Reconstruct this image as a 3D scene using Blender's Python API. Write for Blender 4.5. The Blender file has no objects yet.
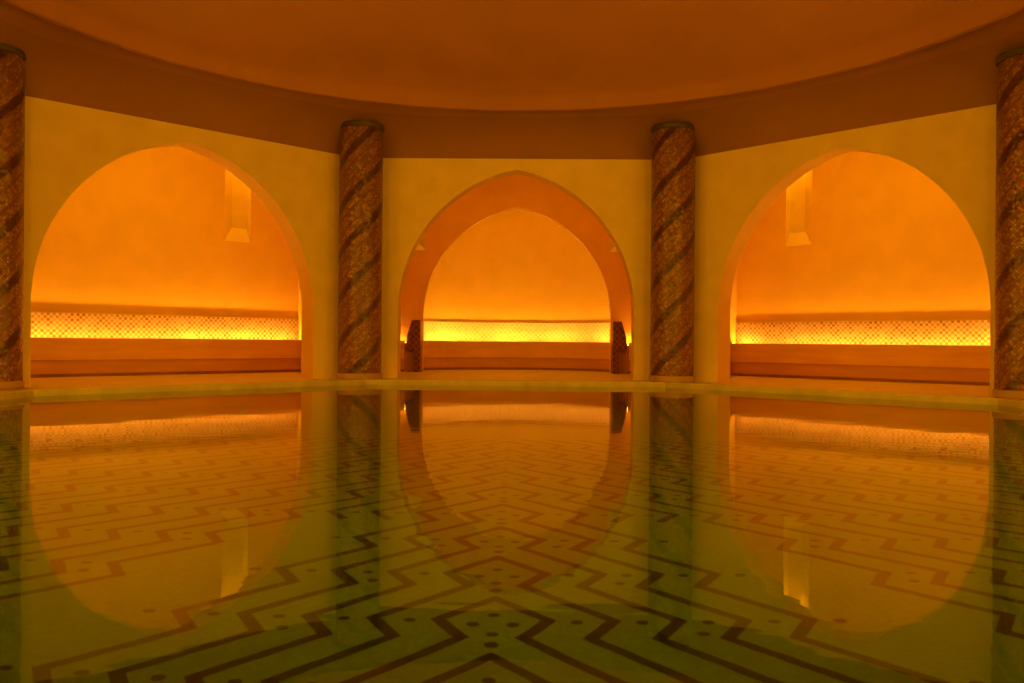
import bpy, math
from math import sin, cos, pi, sqrt, atan2, tan

U = 0.0145            # metres per survey unit; every length below is in survey units
SC = bpy.context.scene
COL = SC.collection
D2R = pi / 180

EYE = 38.5            # eye height above the deck
WATER = -4.5          # water level below the deck
DEPTH = 52.0          # pool depth under the water
AP = 397.0            # apothem of the octagonal wall
POOL = 350.0          # apothem of the octagonal pool
CH = 120.0            # half width of the water channel under the arch the camera stands in
T8 = tan(22.5 * D2R)

# ------------------------------------------------------------------ helpers
class MB:
    def __init__(s):
        s.v = []; s.f = []; s.m = []; s.uv = []
    def face(s, pts, mi=0, uvs=None):
        b = len(s.v); s.v += [tuple(p) for p in pts]
        s.f.append(tuple(range(b, b + len(pts)))); s.m.append(mi); s.uv.append(uvs)
    def box(s, x0, x1, y0, y1, z0, z1, mi=0):
        p = [(x0,y0,z0),(x1,y0,z0),(x1,y1,z0),(x0,y1,z0),(x0,y0,z1),(x1,y0,z1),(x1,y1,z1),(x0,y1,z1)]
        for q in ((3,2,1,0),(4,5,6,7),(0,1,5,4),(1,2,6,5),(2,3,7,6),(3,0,4,7)):
            s.face([p[i] for i in q], mi)
    def prism(s, poly, z0, z1, mi=0):
        """closed prism over a counter-clockwise plan polygon"""
        n = len(poly)
        s.face([(x, y, z1) for x, y in poly], mi)
        s.face([(x, y, z0) for x, y in reversed(poly)], mi)
        for i in range(n):
            a = poly[i]; b = poly[(i + 1) % n]
            s.face([(a[0],a[1],z0),(b[0],b[1],z0),(b[0],b[1],z1),(a[0],a[1],z1)], mi)
    def strip(s, inner, outer, z0, z1, mi=0):
        """solid band between two open plan polylines"""
        for i in range(len(inner) - 1):
            a, b, c, d = inner[i], inner[i+1], outer[i+1], outer[i]
            s.face([(a[0],a[1],z1),(b[0],b[1],z1),(c[0],c[1],z1),(d[0],d[1],z1)], mi)
            s.face([(a[0],a[1],z0),(d[0],d[1],z0),(c[0],c[1],z0),(b[0],b[1],z0)], mi)
            s.face([(a[0],a[1],z0),(b[0],b[1],z0),(b[0],b[1],z1),(a[0],a[1],z1)], mi)
            s.face([(c[0],c[1],z0),(d[0],d[1],z0),(d[0],d[1],z1),(c[0],c[1],z1)], mi)
        for i, flip in ((0, 0), (-1, 1)):
            a, d = inner[i], outer[i]
            q = [(a[0],a[1],z0),(a[0],a[1],z1),(d[0],d[1],z1),(d[0],d[1],z0)]
            s.face(q[::-1] if flip else q, mi)
    def build(s, name, mats, parent=None, smooth=False, bevel=0, merge=True):
        me = bpy.data.meshes.new(name)
        me.from_pydata([(x*U, y*U, z*U) for x, y, z in s.v], [], s.f)
        for p, mi in zip(me.polygons, s.m): p.material_index = mi
        if any(u for u in s.uv):
            L = me.uv_layers.new(name='UVMap')
            for p, u in zip(me.polygons, s.uv):
                if u:
                    for li, q in zip(p.loop_indices, u): L.data[li].uv = (q[0]*U, q[1]*U)
        for m in (mats if isinstance(mats, (list, tuple)) else [mats]): me.materials.append(m)
        import bmesh
        bm = bmesh.new(); bm.from_mesh(me)
        if merge: bmesh.ops.remove_doubles(bm, verts=bm.verts, dist=1e-5)
        bmesh.ops.recalc_face_normals(bm, faces=bm.faces) if merge else None
        bm.to_mesh(me); bm.free()
        o = bpy.data.objects.new(name, me); COL.objects.link(o)
        if parent: o.parent = parent
        if smooth:
            for p in me.polygons: p.use_smooth = True
            me.set_sharp_from_angle(angle=40*D2R)
        if bevel:
            b = o.modifiers.new('bevel', 'BEVEL'); b.width = bevel*U; b.segments = 2; b.limit_method = 'ANGLE'
        return o

def empty(name, loc=(0,0,0), rz=0):
    o = bpy.data.objects.new(name, None); COL.objects.link(o)
    o.location = loc; o.rotation_euler = (0, 0, rz); o.empty_display_size = .1
    return o
def tag(o, label, cat, group=None, kind=None):
    if label: o['label'] = label
    if cat: o['category'] = cat
    if group: o['group'] = group
    if kind: o['kind'] = kind
    return o
def struct(o, loc=(0,0,0), rz=0):
    o['kind'] = 'structure'; o.location = loc; o.rotation_euler = (0,0,rz); return o

# ------------------------------------------------------------------ materials
def newmat(name):
    m = bpy.data.materials.new(name); m.use_nodes = True
    nt = m.node_tree; return m, nt, nt.nodes['Principled BSDF']
def N(nt, t, **k):
    n = nt.nodes.new(t)
    for a, b in k.items(): setattr(n, a, b)
    return n
def mathn(nt, op, a, b=None, c=None):
    n = N(nt, 'ShaderNodeMath', operation=op)
    for i, v in enumerate((a, b, c)):
        if v is None: continue
        if isinstance(v, (int, float)): n.inputs[i].default_value = v
        else: nt.links.new(v, n.inputs[i])
    return n.outputs[0]
def mixc(nt, fac, a, b):
    n = N(nt, 'ShaderNodeMix', data_type='RGBA')
    for s, v in ((n.inputs[0], fac), (n.inputs[6], a), (n.inputs[7], b)):
        if isinstance(v, (int, float)): s.default_value = v
        elif isinstance(v, tuple): s.default_value = (*v, 1)
        else: nt.links.new(v, s)
    return n.outputs[2]

def plaster(name, c1, c2, rough=.65, scale=3.0, bump=.15, streak=1.0):
    m, nt, b = newmat(name)
    tc = N(nt, 'ShaderNodeTexCoord'); mp = N(nt, 'ShaderNodeMapping')
    mp.inputs['Scale'].default_value = (1, 1, streak)
    nt.links.new(tc.outputs['Object'], mp.inputs[0])
    n1 = N(nt, 'ShaderNodeTexNoise'); n1.inputs['Scale'].default_value = scale; n1.inputs['Detail'].default_value = 6
    nt.links.new(mp.outputs[0], n1.inputs['Vector'])
    r = N(nt, 'ShaderNodeMapRange'); r.inputs[1].default_value = .35; r.inputs[2].default_value = .65
    nt.links.new(n1.outputs[0], r.inputs[0])
    nt.links.new(mixc(nt, r.outputs[0], c1, c2), b.inputs['Base Color'])
    b.inputs['Roughness'].default_value = rough
    n2 = N(nt, 'ShaderNodeTexNoise'); n2.inputs['Scale'].default_value = 14; n2.inputs['Detail'].default_value = 4
    nt.links.new(tc.outputs['Object'], n2.inputs['Vector'])
    bp = N(nt, 'ShaderNodeBump'); bp.inputs['Strength'].default_value = bump; bp.inputs['Distance'].default_value = .01
    nt.links.new(n2.outputs[0], bp.inputs['Height']); nt.links.new(bp.outputs[0], b.inputs['Normal'])
    return m

M_WALL = plaster('ochre_plaster', (.81,.62,.16), (.75,.57,.13), .7)
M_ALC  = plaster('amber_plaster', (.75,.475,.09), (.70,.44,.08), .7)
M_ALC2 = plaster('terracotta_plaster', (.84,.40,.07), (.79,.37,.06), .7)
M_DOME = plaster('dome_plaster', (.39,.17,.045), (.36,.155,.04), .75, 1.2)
M_COVE_FADE = plaster('lip_plaster', (.35,.165,.04), (.32,.15,.035), .8, 1.2)  # in-between tone: painted fade from the cove shade towards the lip
M_COVE_SHADE = plaster('cove_plaster', (.31,.145,.035), (.28,.13,.03), .8, 1.2)  # shade under the cornice put into the plaster colour
M_DECK = plaster('deck_stone', (.68,.58,.16), (.58,.48,.12), .35, 2.5, .05)
M_COPE = plaster('coping_stone', (.58,.52,.14), (.48,.42,.10), .4, 5, .1)
M_BEN  = plaster('bench_stone', (.72,.39,.06), (.64,.33,.05), .5, 1.6, .05, 6)
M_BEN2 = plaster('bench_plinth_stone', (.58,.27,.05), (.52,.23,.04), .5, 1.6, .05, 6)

def tile_nodes(nt, vec, size, grout=.08):
    """random value per tessera and a grout mask, in the plane of vec's x and y"""
    mp = N(nt, 'ShaderNodeMapping'); mp.inputs['Scale'].default_value = (1/size,)*3
    nt.links.new(vec, mp.inputs[0])
    fl = N(nt, 'ShaderNodeVectorMath', operation='FLOOR'); nt.links.new(mp.outputs[0], fl.inputs[0])
    wn = N(nt, 'ShaderNodeTexWhiteNoise', noise_dimensions='2D'); nt.links.new(fl.outputs[0], wn.inputs['Vector'])
    fr = N(nt, 'ShaderNodeVectorMath', operation='FRACTION'); nt.links.new(mp.outputs[0], fr.inputs[0])
    sx = N(nt, 'ShaderNodeSeparateXYZ'); nt.links.new(fr.outputs[0], sx.inputs[0])
    e = mathn(nt, 'MINIMUM', mathn(nt, 'MINIMUM', sx.outputs[0], mathn(nt, 'SUBTRACT', 1.0, sx.outputs[0])),
              mathn(nt, 'MINIMUM', sx.outputs[1], mathn(nt, 'SUBTRACT', 1.0, sx.outputs[1])))
    return wn, mathn(nt, 'LESS_THAN', e, grout), mp.outputs[0]

def mosaic_floor(name, c1, c2, grout):
    m, nt, b = newmat(name)
    tc = N(nt, 'ShaderNodeTexCoord'); rot = N(nt, 'ShaderNodeMapping'); rot.inputs['Rotation'].default_value = (0,0,pi/4)
    nt.links.new(tc.outputs['Object'], rot.inputs[0])
    wn, g, _ = tile_nodes(nt, rot.outputs[0], .021, .07)
    c = mixc(nt, wn.outputs['Value'], c1, c2)
    nt.links.new(mixc(nt, g, c, grout), b.inputs['Base Color']); b.inputs['Roughness'].default_value = .45
    return m
M_PF = mosaic_floor('pale_green_pool_mosaic', (.20,.34,.06), (.16,.285,.05), (.16,.285,.05))
M_PD = mosaic_floor('dark_pool_mosaic', (.012,.035,.012), (.03,.05,.02), (.03,.035,.02))
M_PW = mosaic_floor('pool_side_mosaic', (.30,.34,.10), (.22,.26,.08), (.15,.17,.06))

# spiral mosaic of the columns: u = arc length, v = height (metres)
def column_mat():
    m, nt, b = newmat('spiral_mosaic')
    uv = N(nt, 'ShaderNodeUVMap', uv_map='UVMap')
    sx = N(nt, 'ShaderNodeSeparateXYZ'); nt.links.new(uv.outputs[0], sx.inputs[0])
    circ = 2*pi*21.5*U
    # bands rise to the right: phase = v/spacing - starts*u/circ
    sp = 44.0*U
    ph = mathn(nt, 'SUBTRACT', mathn(nt, 'DIVIDE', sx.outputs[1], sp), mathn(nt, 'DIVIDE', sx.outputs[0], circ/3))
    nz = N(nt, 'ShaderNodeTexNoise'); nz.inputs['Scale'].default_value = 9; nt.links.new(uv.outputs[0], nz.inputs['Vector'])
    ph = mathn(nt, 'ADD', ph, mathn(nt, 'MULTIPLY', mathn(nt, 'SUBTRACT', nz.outputs[0], .5), .10))
    fr = mathn(nt, 'FRACT', ph)
    d = mathn(nt, 'ABSOLUTE', mathn(nt, 'SUBTRACT', fr, .5))        # 0 mid light band .. .5 mid dark band
    dark = N(nt, 'ShaderNodeMapRange', interpolation_type='SMOOTHSTEP'); dark.inputs[1].default_value = .35; dark.inputs[2].default_value = .43
    nt.links.new(d, dark.inputs[0])
    thin = mathn(nt, 'LESS_THAN', mathn(nt, 'ABSOLUTE', mathn(nt, 'SUBTRACT', d, .17)), .028)
    rot = N(nt, 'ShaderNodeMapping'); rot.inputs['Rotation'].default_value = (0,0,-pi/4); nt.links.new(uv.outputs[0], rot.inputs[0])
    wn, g, _ = tile_nodes(nt, rot.outputs[0], .030, .09)
    light = mixc(nt, mathn(nt, 'POWER', wn.outputs['Value'], 2.0), (.19,.075,.03), (.42,.20,.08))
    dk = mixc(nt, wn.outputs['Value'], (.045,.008,.006), (.10,.022,.010))
    c = mixc(nt, dark.outputs[0], light, dk)
    c = mixc(nt, mathn(nt, 'MULTIPLY', thin, .75), c, (.16,.04,.02))
    c = mixc(nt, mathn(nt, 'MULTIPLY', g, .7), c, (.10,.05,.03))
    nt.links.new(c, b.inputs['Base Color'])
    b.inputs['Roughness'].default_value = .28
    # each tessera is set at a slightly different tilt
    hb = mathn(nt, 'ADD', mathn(nt, 'MULTIPLY', wn.outputs['Value'], .6), mathn(nt, 'MULTIPLY', g, -1.0))
    bp = N(nt, 'ShaderNodeBump'); bp.inputs['Strength'].default_value = .8; bp.inputs['Distance'].default_value = .004
    nt.links.new(hb, bp.inputs['Height'])
    geo = N(nt, 'ShaderNodeNewGeometry')
    off = N(nt, 'ShaderNodeVectorMath', operation='MULTIPLY_ADD')
    nt.links.new(wn.outputs['Color'], off.inputs[0]); off.inputs[1].default_value = (.24,)*3; off.inputs[2].default_value = (-.12,)*3
    ad = N(nt, 'ShaderNodeVectorMath', operation='ADD'); nt.links.new(bp.outputs[0], ad.inputs[0]); nt.links.new(off.outputs[0], ad.inputs[1])
    nm = N(nt, 'ShaderNodeVectorMath', operation='NORMALIZE'); nt.links.new(ad.outputs[0], nm.inputs[0])
    nt.links.new(nm.outputs[0], b.inputs['Normal'])
    return m
M_COL = column_mat()

# lozenge mosaic of the strips behind the benches (UV in metres)
def dado_mat(name, a, c, size=.042):
    m, nt, b = newmat(name)
    uv = N(nt, 'ShaderNodeUVMap', uv_map='UVMap')
    rot = N(nt, 'ShaderNodeMapping'); rot.inputs['Rotation'].default_value = (0,0,pi/4); nt.links.new(uv.outputs[0], rot.inputs[0])
    ck = N(nt, 'ShaderNodeTexChecker'); ck.inputs['Scale'].default_value = 1/size
    ck.inputs['Color1'].default_value = (1,1,1,1); ck.inputs['Color2'].default_value = (0,0,0,1)
    nt.links.new(uv.outputs[0], ck.inputs['Vector'])
    wn, g, _ = tile_nodes(nt, uv.outputs[0], size, .06)
    f = mathn(nt, 'MULTIPLY', ck.outputs['Fac'], mathn(nt, 'ADD', mathn(nt, 'MULTIPLY', wn.outputs['Value'], .6), .4))
    nt.links.new(mixc(nt, f, a, c), b.inputs['Base Color']); b.inputs['Roughness'].default_value = .4
    return m
M_DADO = dado_mat('lozenge_mosaic', (.46,.27,.15), (.17,.055,.025), .040)
M_DADO2 = dado_mat('pale_lozenge_mosaic', (.74,.50,.34), (.60,.36,.20), .048)
M_PIER = dado_mat('red_mosaic', (.24,.055,.025), (.06,.012,.008), .055)
M_BASE = plaster('column_base_stone', (.46,.30,.10), (.36,.23,.08), .5)
M_CAP = plaster('dark_green_collar', (.10,.07,.025), (.06,.045,.015), .5)
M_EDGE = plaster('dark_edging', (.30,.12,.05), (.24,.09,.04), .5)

AMBER = (1.0, .47, .006)
def glow_mat(name, strength, spots=True):
    m, nt, b = newmat(name)
    nt.nodes.remove(b)
    e = N(nt, 'ShaderNodeEmission'); e.inputs[0].default_value = (1.0, .47, .035, 1)
    if spots:
        tc = N(nt, 'ShaderNodeTexCoord'); n = N(nt, 'ShaderNodeTexNoise', noise_dimensions='3D'); n.inputs['Scale'].default_value = 1.3
        n.inputs['Detail'].default_value = 1
        nt.links.new(tc.outputs['Object'], n.inputs['Vector'])
        r = N(nt, 'ShaderNodeMapRange'); r.inputs[1].default_value = .35; r.inputs[2].default_value = .68
        r.inputs[3].default_value = .45*strength; r.inputs[4].default_value = 1.9*strength
        nt.links.new(n.outputs[0], r.inputs[0]); nt.links.new(r.outputs[0], e.inputs[1])
    else: e.inputs[1].default_value = strength
    nt.links.new(e.outputs[0], nt.nodes['Material Output'].inputs[0])
    return m
M_LED = glow_mat('amber_strip_light', 60.0)
M_LED2 = glow_mat('bright_amber_strip_light', 68.0)

def water_mat():
    m, nt, b = newmat('still_green_water')
    nt.nodes.remove(b)
    g = N(nt, 'ShaderNodeBsdfRefraction'); g.inputs['IOR'].default_value = 1.33; g.inputs['Roughness'].default_value = 0.07
    g.inputs['Color'].default_value = (.80,.97,.60,1)
    gl = N(nt, 'ShaderNodeBsdfGlossy'); gl.inputs['Roughness'].default_value = .02; gl.inputs['Color'].default_value = (1,1,1,1)
    fr = N(nt, 'ShaderNodeFresnel'); fr.inputs['IOR'].default_value = 1.46
    tc = N(nt, 'ShaderNodeTexCoord')
    mp = N(nt, 'ShaderNodeMapping'); mp.inputs['Scale'].default_value = (.6, 1.6, 1); nt.links.new(tc.outputs['Object'], mp.inputs[0])
    n = N(nt, 'ShaderNodeTexNoise'); n.inputs['Scale'].default_value = 3.0; n.inputs['Detail'].default_value = 2
    nt.links.new(mp.outputs[0], n.inputs['Vector'])
    bp = N(nt, 'ShaderNodeBump'); bp.inputs['Strength'].default_value = .10; bp.inputs['Distance'].default_value = .01
    nt.links.new(n.outputs[0], bp.inputs['Height'])
    for s in (g, gl, fr): nt.links.new(bp.outputs[0], s.inputs['Normal'])
    mx = N(nt, 'ShaderNodeMixShader'); nt.links.new(fr.outputs[0], mx.inputs[0]); nt.links.new(g.outputs[0], mx.inputs[1]); nt.links.new(gl.outputs[0], mx.inputs[2])
    nt.links.new(mx.outputs[0], nt.nodes['Material Output'].inputs[0])
    return m
M_WATER = water_mat()

# ------------------------------------------------------------------ arches
def arch_params(w, hs, apex):
    rise = apex - hs; e = (rise*rise - w*w) / (2*w); return e, w + e
def arch_h(x, w, hs, apex):
    e, r = arch_params(w, hs, apex)
    return hs + sqrt(max(0.0, r*r - (abs(x) + e)**2))
def arch_xs(w, n=28):
    half = [w*sin(i/n*pi/2) for i in range(n + 1)]
    half = [w*(1-(1-i/n)**2) for i in range(n+1)]
    return sorted(set([-h for h in half] + half))

def pierced_wall(name, x0, x1, y0, y1, z1, mats, arch=None, holes=(), shift=0, skin=None):
    """wall slab from x0..x1, y0 (room side)..y1, z 0..z1, with an arch opening and rectangular holes (x0,x1,z0,z1)"""
    mb = MB(); xs = {x0, x1}
    if arch:
        w, hs, apex = arch
        for x in arch_xs(w): xs.add(x + shift)
    for h in holes: xs.update(h[:2])
    xs = sorted(xs)
    for a, b in zip(xs, xs[1:]):
        mid = (a + b)/2
        if arch and abs(mid - shift) < w:
            lo = [(arch_h(a - shift, *arch)), (arch_h(b - shift, *arch))]
        else: lo = [0, 0]
        spans = [(lo[0], lo[1], z1, z1)]
        for h in holes:
            if h[0] < mid < h[1]:
                spans = [(lo[0], lo[1], h[2], h[2]), (h[3], h[3], z1, z1)]
        for la, lb, ta, tb in spans:
            mb.face([(a,y0,la),(b,y0,lb),(b,y0,tb),(a,y0,ta)], 0)
            mb.face([(b,y1,lb),(a,y1,la),(a,y1,ta),(b,y1,tb)], 1)
        if lo[0] or lo[1] or (arch and abs(mid - shift) < w):
            mb.face([(a,y0,lo[0]),(a,y1,lo[0]),(b,y1,lo[1]),(b,y0,lo[1])], 1)
    if arch:
        for s in (-1, 1):
            x = shift + s*w
            q = [(x,y0,0),(x,y1,0),(x,y1,arch[1]),(x,y0,arch[1])]
            mb.face(q if s < 0 else q[::-1], 1)
    mb.face([(x0,y0,z1),(x1,y0,z1),(x1,y1,z1),(x0,y1,z1)], 1)
    return mb.build(name, mats)

# ------------------------------------------------------------------ setting
def place(o, a):
    """stand a facet-local object (x along, y outward from the wall plane) at facet angle a (degrees, clockwise from +Y)"""
    o.location = (sin(a*D2R)*AP*U, cos(a*D2R)*AP*U, 0); o.rotation_euler = (0, 0, -a*D2R); return o

WT = 223.5                                   # top of the flat wall
SIDES = {0:'front', 45:'right', 90:'far_right', 135:'rear_right', 180:'rear', 225:'rear_left', 270:'far_left', 315:'left'}
ARCH = (121, 69, 211.5)
BACK = 195.0                                 # back wall of an alcove behind the wall plane
BH = 268.0                                   # alcove ceiling height
HALF = AP*T8

for a, nm in SIDES.items():
    sh = {45: 5, 315: -10}.get(a, 0)
    o = pierced_wall('wall_'+nm, -HALF, HALF, 0, 22, WT+2, [M_WALL, M_ALC], arch={0:(121,69,214.5), 315:(125,67,211.5)}.get(a, ARCH), shift=sh)
    o['kind'] = 'structure'; place(o, a)
    # alcove shell: side walls and ceiling
    if a == 180: continue
    mb = MB()
    for s in (-1, 1):
        mb.prism([(s*150,22),(s*160,22),(s*223,BACK),(s*212,BACK)][::s], 0, BH)
    so = mb.build('wall_%s_alcove_sides' % nm, M_ALC); so['kind'] = 'structure'; place(so, a)
    mb = MB(); mb.prism([(-163,22),(163,22),(226,BACK+8),(-226,BACK+8)], BH, BH+6)
    so = mb.build('ceiling_%s_alcove' % nm, M_ALC); so['kind'] = 'structure'; place(so, a)
    NICH = [(116, 148, 152, 266), (-148, -116, 152, 266)]
    arch2 = (118, 68, 206.5) if a == 0 else None
    so = pierced_wall('wall_%s_alcove_back' % nm, -226, 226, BACK, BACK+12, BH, [M_ALC2 if a == 0 else M_ALC, M_ALC], arch=arch2, holes=NICH)
    so['kind'] = 'structure'; place(so, a)

# splayed niches: recess linings with a sloping sill, one each side of every visible alcove back wall
def niche(a, s, name):
    mb = MB(); y = BACK; yb = BACK + 11
    xo, xi = (148, 116)                     # far side, near side of the alcove axis
    X = lambda v: s*v
    z0, z1 = 152, 266; zs = 169
    xs_ = 130                               # back panel edge on the splayed side
    f = lambda *p: mb.face(p)
    f((X(xs_),yb,zs),(X(xo),yb,zs),(X(xo),yb,z1),(X(xs_),yb,z1))          # back panel
    f((X(xi),y,z0),(X(xs_),yb,zs),(X(xs_),yb,z1),(X(xi),y,z1))            # splayed reveal
    f((X(xo),y,z0),(X(xo),yb,zs),(X(xo),yb,z1),(X(xo),y,z1))              # straight reveal
    f((X(xi),y,z0),(X(xo),y,z0),(X(xo),yb,zs),(X(xs_),yb,zs))             # sloping sill
    f((X(xi),y,z1),(X(xs_),yb,z1),(X(xo),yb,z1),(X(xo),y,z1))
    o = mb.build(name, M_WALL); o['kind'] = 'structure'; place(o, a)
i = 0
for a in (0, 45, 315):
    for s in (-1, 1):
        i += 1; niche(a, s, 'window_%d' % i)

# apse behind the front alcove
def arc(w, y0, y1, n=24, w0=None):
    """plan curve from (-w,y0) through (0,y1) to (w,y0)"""
    return [(-w*cos(t*pi/n), y0 + (y1-y0)*sin(t*pi/n)) for t in range(n+1)]
def bow(w, y0, y1, n=24):
    h = y1 - y0; r = (w*w + h*h)/(2*h); cy = y1 - r; ph = math.asin(w/r)
    return [(r*sin(-ph + 2*ph*t/n), cy + r*cos(-ph + 2*ph*t/n)) for t in range(n+1)]
mb = MB()
inner = [(-132, BACK+12)] + bow(132, 262, 325) + [(132, BACK+12)]
outer = [(-142, BACK+12)] + bow(142, 272, 335) + [(142, BACK+12)]
mb.strip(inner, outer, 0, BH)
o = mb.build('wall_front_apse', M_ALC, smooth=True); struct(o); place(o, 0)
mb = MB(); mb.prism(outer[::-1], BH, BH+6)
o = mb.build('ceiling_front_apse', M_ALC); struct(o); place(o, 0)

# rear passage the camera stands in, half flooded
mb = MB()
mb.box(-164,-CH, -300, -22, 0, BH); mb.box(CH,164,-300,-22,0,BH); mb.box(-164,164,-312,-300,-70,BH)
mb.box(-164,164,-312,-22,BH,BH+6)
o = mb.build('wall_rear_passage', M_ALC); o['kind']='structure'; place(o, 180); o.rotation_euler = (0,0,0)

# deck floor ring
def ov(ap, k):      # octagon vertex k, angles 22.5+45k clockwise from +Y
    t = (22.5 + 45*k)*D2R; R = ap/cos(22.5*D2R); x, y = R*sin(t), R*cos(t)
    return (x, y)
OUT = AP + 345
DK = POOL + 3
mb = MB()
for k in range(8):
    if k == 3: continue     # edge between vertex 3 (157.5) and vertex 4 (202.5) faces the rear
    a, b, c, d = ov(DK,k), ov(DK,(k+1)%8), ov(OUT,(k+1)%8), ov(OUT,k)
    mb.face([(*a,0),(*b,0),(*c,0),(*d,0)])
for s in (-1, 1):
    v = ov(DK,3); w = ov(OUT,3)
    mb.face([(s*v[0],v[1],0),(s*CH,v[1],0),(s*CH,w[1],0),(s*w[0],w[1],0)])
o = mb.build('floor', M_DECK); o['kind']='structure'

# coping round the pool: one octagonal ring with a slightly overhanging lip, open at the rear channel
def ring(r0, r1, z0, z1, mb):
    idx = [4,5,6,7,0,1,2,3]
    inn = [(-CH, ov(r0,3)[1])] + [ov(r0,k) for k in idx] + [(CH, ov(r0,3)[1])]
    out = [(-CH, ov(r1,3)[1])] + [ov(r1,k) for k in idx] + [(CH, ov(r1,3)[1])]
    mb.strip(inn, out, z0, z1)
mb = MB(); ring(POOL, POOL+5, WATER-3, .5, mb)
o = mb.build('trim_1', M_COPE, bevel=.8); o['kind']='structure'
mb = MB(); ring(POOL+5, POOL+5.6, -2, .1, mb)
o = mb.build('trim_2', M_EDGE); o['kind']='structure'

# pool side walls and floor
PB = WATER - DEPTH
mb = MB(); idx = [4,5,6,7,0,1,2,3]
line = [(-CH,-720),(-CH, ov(POOL+.5,3)[1])] + [ov(POOL+.5,k) for k in idx] + [(CH, ov(POOL+.5,3)[1]),(CH,-720)]
for p, q in zip(line, line[1:]):
    mb.face([(*p,PB),(*q,PB),(*q,-1),(*p,-1)])
mb.face([(-CH,-700,PB),(CH,-700,PB),(CH,-700,-1),(-CH,-700,-1)])
o = mb.build('wall_pool', M_PW); o['kind']='structure'

C0 = 43.0; P = .656*C0; Hh = P/2
Y0 = -471 + 4.55*C0
mb = MB()
inside = lambda x, y, m=6: all(x*sin(45*k*D2R) + y*cos(45*k*D2R) < POOL - m for k in range(8)) or (abs(x) < CH-m and -720 < y < -290)
mb.prism([ov(POOL+2,k) for k in range(7,-1,-1)], PB-2, PB)
mb.box(-CH-2, CH+2, -722, -POOL-2, PB-2, PB-.0)
def bar(p, q, w):
    if not (inside(*p) and inside(*q)): return
    dx, dy = q[0]-p[0], q[1]-p[1]; L = sqrt(dx*dx+dy*dy); nx, ny = -dy/L*w/2, dx/L*w/2; ex, ey = dx/L*w*.35, dy/L*w*.35
    pts = [(p[0]-nx-ex,p[1]-ny-ey),(q[0]-nx+ex,q[1]-ny+ey),(q[0]+nx+ex,q[1]+ny+ey),(p[0]+nx-ex,p[1]+ny-ey)]
    mb.face([(x,y,PB+.12) for x,y in pts], 1)
def dot(x, y, r=1.15):
    if not inside(x, y): return
    mb.face([(x + r*1.25*cos(t*pi/4+pi/8), y + r*sin(t*pi/4+pi/8), PB+.16) for t in range(8)], 1)
for n in range(-5, 9):
    y = Y0 + n*P
    gap = {5-n, 6-n} if -4 <= n <= 2 else set()
    for k in range(0, 24):
        if k in gap: continue
        for s in (-1, 1):
            W = .058*C0
            a = (s*(k*Hh - (.18*C0 if k else 0)), y + (.18*C0 if k else 0)); b = (s*(k*Hh + .28*C0), y - .28*C0)
            bar(a, b, W)
            if k+1 not in gap or True:
                bar(b, (s*(k*Hh + .148*C0), y - .476*C0), W*1.15)
            dot(s*(k*Hh + .42*C0), y - .30*C0)
            if (k - 2 + n) % 5 == 0: dot(s*(k*Hh + .37*C0), y - .43*C0)
    dot(0, y-.22*C0); dot(.1*C0, y-.33*C0); dot(-.1*C0, y-.33*C0); dot(0, y-.44*C0); dot(0, y-.55*C0, 1.3)
o = mb.build('floor_pool', [M_PF, M_PD], merge=False); o['kind']='structure'

# water surface
mb = MB()
pts = [ov(POOL-.3,k) for k in (3,2,1,0,7,6,5,4)]
mb.face([(CH-.3,-POOL+.3,WATER)] + [(*p,WATER) for p in pts] + [(-CH+.3,-POOL+.3,WATER)] + [(-CH+.3,-699,WATER),(CH-.3,-699,WATER)])
o = mb.build('pool_water', M_WATER, merge=False)
if o.data.polygons[0].normal.z < 0: o.data.flip_normals()
tag(o, 'still green-tinted pool water mirroring the glowing arches', 'water', kind='stuff')

# ceiling: cove from the octagon to the ring, lip, shallow dome
NA = 128
def octr(t):
    u = ((t + 22.5*D2R) % (45*D2R)) - 22.5*D2R
    return (AP+1)/cos(u)
mb = MB(); RR = 351.0; HR = 263.5
def loft(rows, mb, mi):
    for A, B in zip(rows, rows[1:]):
        for i in range(NA):
            j = (i+1) % NA
            mb.face([A[i], B[i], B[j], A[j]], mi)
ang = [2*pi*i/NA for i in range(NA)]
rows = []
for t in range(9):
    p = t/8*pi/2
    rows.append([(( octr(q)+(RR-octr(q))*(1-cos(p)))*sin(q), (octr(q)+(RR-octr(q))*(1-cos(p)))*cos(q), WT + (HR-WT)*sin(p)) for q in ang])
loft(rows[:7], mb, 0); loft(rows[6:], mb, 2)  # upper rows take the paler tone, so the painted shade fades upward
prof = [(RR,HR),(RR-1,HR-2.5),(RR-4,HR-3.5),(RR-7,HR-2.5),(RR-9,HR+1),(RR-11,HR+6),(RR-16,HR+12)]
for t in range(1, 13):
    p = t/12; r = (RR-16)*(1-p); prof.append((max(r,.5), HR+12 + 62*(1-(1-p)**2)))
rows = [[(r*sin(q), r*cos(q), h) for q in ang] for r, h in prof]
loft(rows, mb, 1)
o = mb.build('ceiling', [M_COVE_SHADE, M_DOME, M_COVE_FADE], smooth=True); o['kind']='structure'

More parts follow.
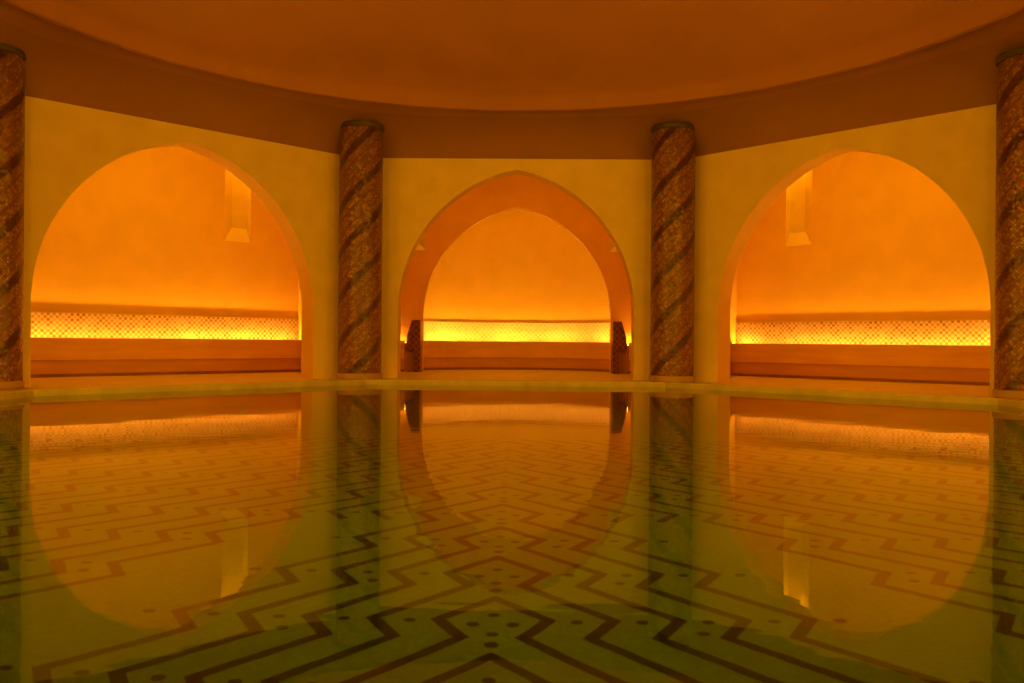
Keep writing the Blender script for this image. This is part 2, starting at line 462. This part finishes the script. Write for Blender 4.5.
# ------------------------------------------------------------------ columns
def make_column():
    r = empty('mosaic_column')
    R = 21.5; top = 250
    mb = MB(); n = 64
    zs = [6, 60, 120, 180, 238, 243, top]
    rad = [R, R, R, R, R, R-.6, R-1.2]
    for i in range(n):
        a0, a1 = 2*pi*i/n, 2*pi*(i+1)/n
        for (z0, r0), (z1, r1) in zip(zip(zs, rad), list(zip(zs, rad))[1:]):
            mb.face([(r0*cos(a0), r0*sin(a0), z0),(r0*cos(a1), r0*sin(a1), z0),(r1*cos(a1), r1*sin(a1), z1),(r1*cos(a0), r1*sin(a0), z1)],
                    0, [(R*a0, z0),(R*a1, z0),(R*a1, z1),(R*a0, z1)])
    mb.build('shaft', M_COL, r, smooth=True, merge=False)
    mb = MB(); mb.prism([(22.6*cos(2*pi*i/n), 22.6*sin(2*pi*i/n)) for i in range(n)], 0, 6)
    mb.build('base', M_BASE, r, smooth=True, bevel=.8)
    mb = MB(); mb.prism([(22.2*cos(2*pi*i/n), 22.2*sin(2*pi*i/n)) for i in range(n)], 248.5, 253.5)
    c = mb.build('collar', M_CAP, r, smooth=True, bevel=.8); c['label'] = 'dark collar under the cornice'
    return r
col0 = make_column()
CL = [(-156, 377, 'spiral mosaic column between the left arch and the centre arch'),
      (156, 377, 'spiral mosaic column between the centre arch and the right arch'),
      (-391, 158, 'large spiral mosaic column cut off by the left edge of the photo'),
      (379, 158, 'large spiral mosaic column cut off by the right edge of the photo')]
for i, (x, y, lab) in enumerate(CL):
    if i == 0: r = col0
    else:
        r = col0.copy(); COL.objects.link(r)
        for ch in col0.children:
            c = ch.copy(); COL.objects.link(c); c.parent = r
    r.location = (x*U, y*U, 0); r.rotation_euler = (0, 0, i*1.1)
    tag(r, lab, 'column', 'spiral mosaic columns round the pool')

# ------------------------------------------------------------------ benches, mosaic strips, strip lights
def facet_root(name, a, lab, cat, group=None):
    r = empty(name); place(r, a); return tag(r, lab, cat, group)

def band_uv(mb, pts, thick, z0, z1):
    """mosaic band standing along a plan polyline, thick towards -y; front face carries UVs"""
    s = 0
    back = [(x, y) for x, y in pts]; front = [(x, y - thick) for x, y in pts]
    for i in range(len(pts)-1):
        p, q = front[i], front[i+1]; L = sqrt((q[0]-p[0])**2+(q[1]-p[1])**2)
        mb.face([(*p,z0),(*q,z0),(*q,z1),(*p,z1)], 0, [(s,z0),(s+L,z0),(s+L,z1),(s,z1)])
        b0, b1 = back[i], back[i+1]
        mb.face([(*p,z1),(*q,z1),(*b1,z1),(*b0,z1)], 0, [(s,0),(s+L,0),(s+L,thick),(s,thick)])
        mb.face([(*p,z0),(*b0,z0),(*b1,z0),(*q,z0)], 0, [(s,0),(s,thick),(s+L,thick),(s+L,0)])
        s += L
def bench(a, lab, front, back, group='built-in alcove benches'):
    """front/back: plan polylines of the seat's two edges"""
    r = facet_root('stone_bench', a, lab, 'bench', group)
    mb = MB(); mb.strip(front, back, EYE-22, EYE); mb.build('seat', M_BEN, r, bevel=.4)
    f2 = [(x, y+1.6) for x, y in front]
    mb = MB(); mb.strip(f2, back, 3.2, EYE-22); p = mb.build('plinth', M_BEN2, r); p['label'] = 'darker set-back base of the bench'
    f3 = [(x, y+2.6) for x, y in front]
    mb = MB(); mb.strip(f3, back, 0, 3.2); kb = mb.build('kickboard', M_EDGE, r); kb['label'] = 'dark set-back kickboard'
    return r
def led(a, lab, pts, z, w, mat):
    r = facet_root('strip_light', a, lab, 'light', 'hidden strip lights behind the benches')
    mb = MB(); mb.strip([(x, y-w/2-1.0) for x, y in pts], [(x, y+w/2+.6) for x, y in pts], z-2.0, z-.5)
    mb.build('channel', M_EDGE, r)
    mb = MB(); mb.strip([(x, y-w/2) for x, y in pts], [(x, y+w/2) for x, y in pts], z-.5, z)
    mb.build('diffuser', mat, r, merge=True)
    return r

def sidepts(w, y, n=2): return [(-w + 2*w*i/(n-1), y) for i in range(n)]
names = {45:'right', 315:'left'}
for a, nm in names.items():
    bench(a, 'long stone bench inside the %s arch' % nm, [(-201,165),(201,165)], [(-204,177),(204,177)])
    mb = MB(); band_uv(mb, [(-211,BACK-.1),(211,BACK-.1)], 3.4, EYE-6, EYE+25)
    o = mb.build('mosaic_band', M_DADO); place(o, a)
    tag(o, 'lozenge mosaic band glowing above the bench in the %s arch' % nm, 'mosaic')
    led(a, 'amber light glowing along the back of the %s bench' % nm, [(-205,183),(205,183)], EYE-1.8, 4, M_LED)
# unseen alcoves around the rest of the octagon carry the same light
for a in (90, 135, 225, 270):
    mb = MB(); mb.box(-195,195,184,188,EYE-3,EYE-1.8)
    o = mb.build('strip_light', M_LED); place(o, a); tag(o, 'amber strip light along the back of a side alcove out of view', 'light', 'strip lights of the alcoves out of view')
# front alcove
bench(0, 'curved stone bench in the apse of the centre arch', bow(130.5,226,292), bow(130.5,236,302))
mb = MB(); band_uv(mb, bow(131.6,262,325), 1.0, EYE-6, EYE+26)
o = mb.build('mosaic_band', M_DADO2, smooth=False); place(o, 0); tag(o, 'pale mosaic band glowing behind the curved centre bench', 'mosaic')
mb = MB(); b_ = bow(131.4,261.8,324.8); mb.strip([(x,y-1.6) for x,y in b_], b_, EYE+26, EYE+27.4)
o = mb.build('edging_strip', M_EDGE); place(o, 0); tag(o, 'thin dark edging topping the centre mosaic band', 'trim')
led(0, 'amber light glowing behind the curved centre bench', bow(129.5,242,310), EYE-1.8, 4, M_LED2)
for s, nm in ((-1,'left'), (1,'right')):
    f = sorted([(s*138.5,178),(s*176,178)]); b = sorted([(s*138.5,184.5),(s*176,184.5)])
    bench(0, 'short stone bench stub %s of the centre bench, outside its mosaic pier' % nm, f, b)
    led(0, 'small amber glow %s of the centre bench, outside its mosaic pier' % nm, sorted([(s*138.5,189.5),(s*176,189.5)]), EYE-1.8, 3.0, M_LED2)
    r = facet_root('mosaic_pier', 0, 'dark red mosaic pier at the %s end of the centre bench' % nm, 'pier', 'mosaic piers')
    mb = MB()
    def slab(poly, y0, y1):
        if s < 0: poly = [(-x, z) for x, z in poly][::-1]
        n = len(poly)
        mb.face([(x,y0,z) for x,z in poly], 0, [(x,z) for x,z in poly])
        mb.face([(x,y1,z) for x,z in poly][::-1], 0, [(x,z) for x,z in poly][::-1])
        for i in range(n):
            p, q = poly[i], poly[(i+1)%n]
            mb.face([(p[0],y0,p[1]),(p[0],y1,p[1]),(q[0],y1,q[1]),(q[0],y0,q[1])], 0, [(y0,p[1]),(y1,p[1]),(y1,q[1]),(y0,q[1])])
    slab([(118.2,0),(126,0),(126,64),(118.2,64)], 172, 196); mb.build('post', M_PIER, r, bevel=.4)
    mb = MB(); slab([(126,27),(136,27),(134.5,46),(129,64),(126,64)], 174, 194); mb.build('wing', M_PIER, r, bevel=.4)

# ------------------------------------------------------------------ lamps
def area(name, a, x, y, z, sx, sy, power, tilt=0, color=AMBER, spread=180):
    l = bpy.data.lights.new(name, 'AREA'); l.shape = 'RECTANGLE'; l.size = sx*U; l.size_y = sy*U
    l.energy = power; l.color = color; l.spread = spread*D2R
    o = bpy.data.objects.new(name, l); COL.objects.link(o)
    p = empty('lamp_mount'); place(p, a); bpy.context.view_layer.update()
    from mathutils import Matrix
    o.matrix_world = p.matrix_world @ Matrix.Translation((x*U, y*U, z*U)) @ Matrix.Rotation(tilt*D2R, 4, 'X')
    bpy.data.objects.remove(p)
    return o
for a in (0, 45, 90, 135, 225, 270, 315):
    area('alcove_downlight', a, 0, 45, 250, 240, 14, 15 if a == 0 else 32, tilt=78)
area('apse_downlight', 0, 0, 228, 250, 150, 14, 12, tilt=25)
for a in (0, 45, 315):
    for s in (-1, 1):
        area('niche_light', a, s*129, BACK+5, 264, 26, 7, 9, color=(1,.45,.01))
# added fill lamps, out of view, that brighten the visible walls
for a in (90, 135, 180, 225, 270):
    area('wall_washer', a, 0, -60, 150, 80, 40, 75, tilt=-78, color=(1.0,.46,.008))

# ------------------------------------------------------------------ camera
cam = bpy.data.cameras.new('camera'); co = bpy.data.objects.new('camera', cam); COL.objects.link(co)
cam.sensor_width = 36; cam.lens = 848/1024*36; cam.clip_start = .02; cam.clip_end = 100
from mathutils import Matrix
yaw = math.atan(9/848)        # aim slightly left of the axis
roll = .48*D2R
co.matrix_world = Matrix.Translation((5.5*U, -471*U, EYE*U)) @ Matrix.Rotation(yaw, 4, 'Z') @ Matrix.Rotation(pi/2, 4, 'X') @ Matrix.Rotation(roll, 4, 'Z')
SC.camera = co

w = bpy.data.worlds.new('world'); SC.world = w; w.use_nodes = True
w.node_tree.nodes['Background'].inputs[0].default_value = (0,0,0,1)
SC.view_settings.view_transform = 'Standard'; SC.view_settings.look = 'None'
SC.view_settings.gamma = 1; SC.view_settings.use_curve_mapping = False
SC.view_settings.exposure = 0.0
SC.cycles.use_denoising = True
SC.cycles.max_bounces = 12; SC.cycles.diffuse_bounces = 6; SC.cycles.transmission_bounces = 8
SC.cycles.sample_clamp_indirect = 4
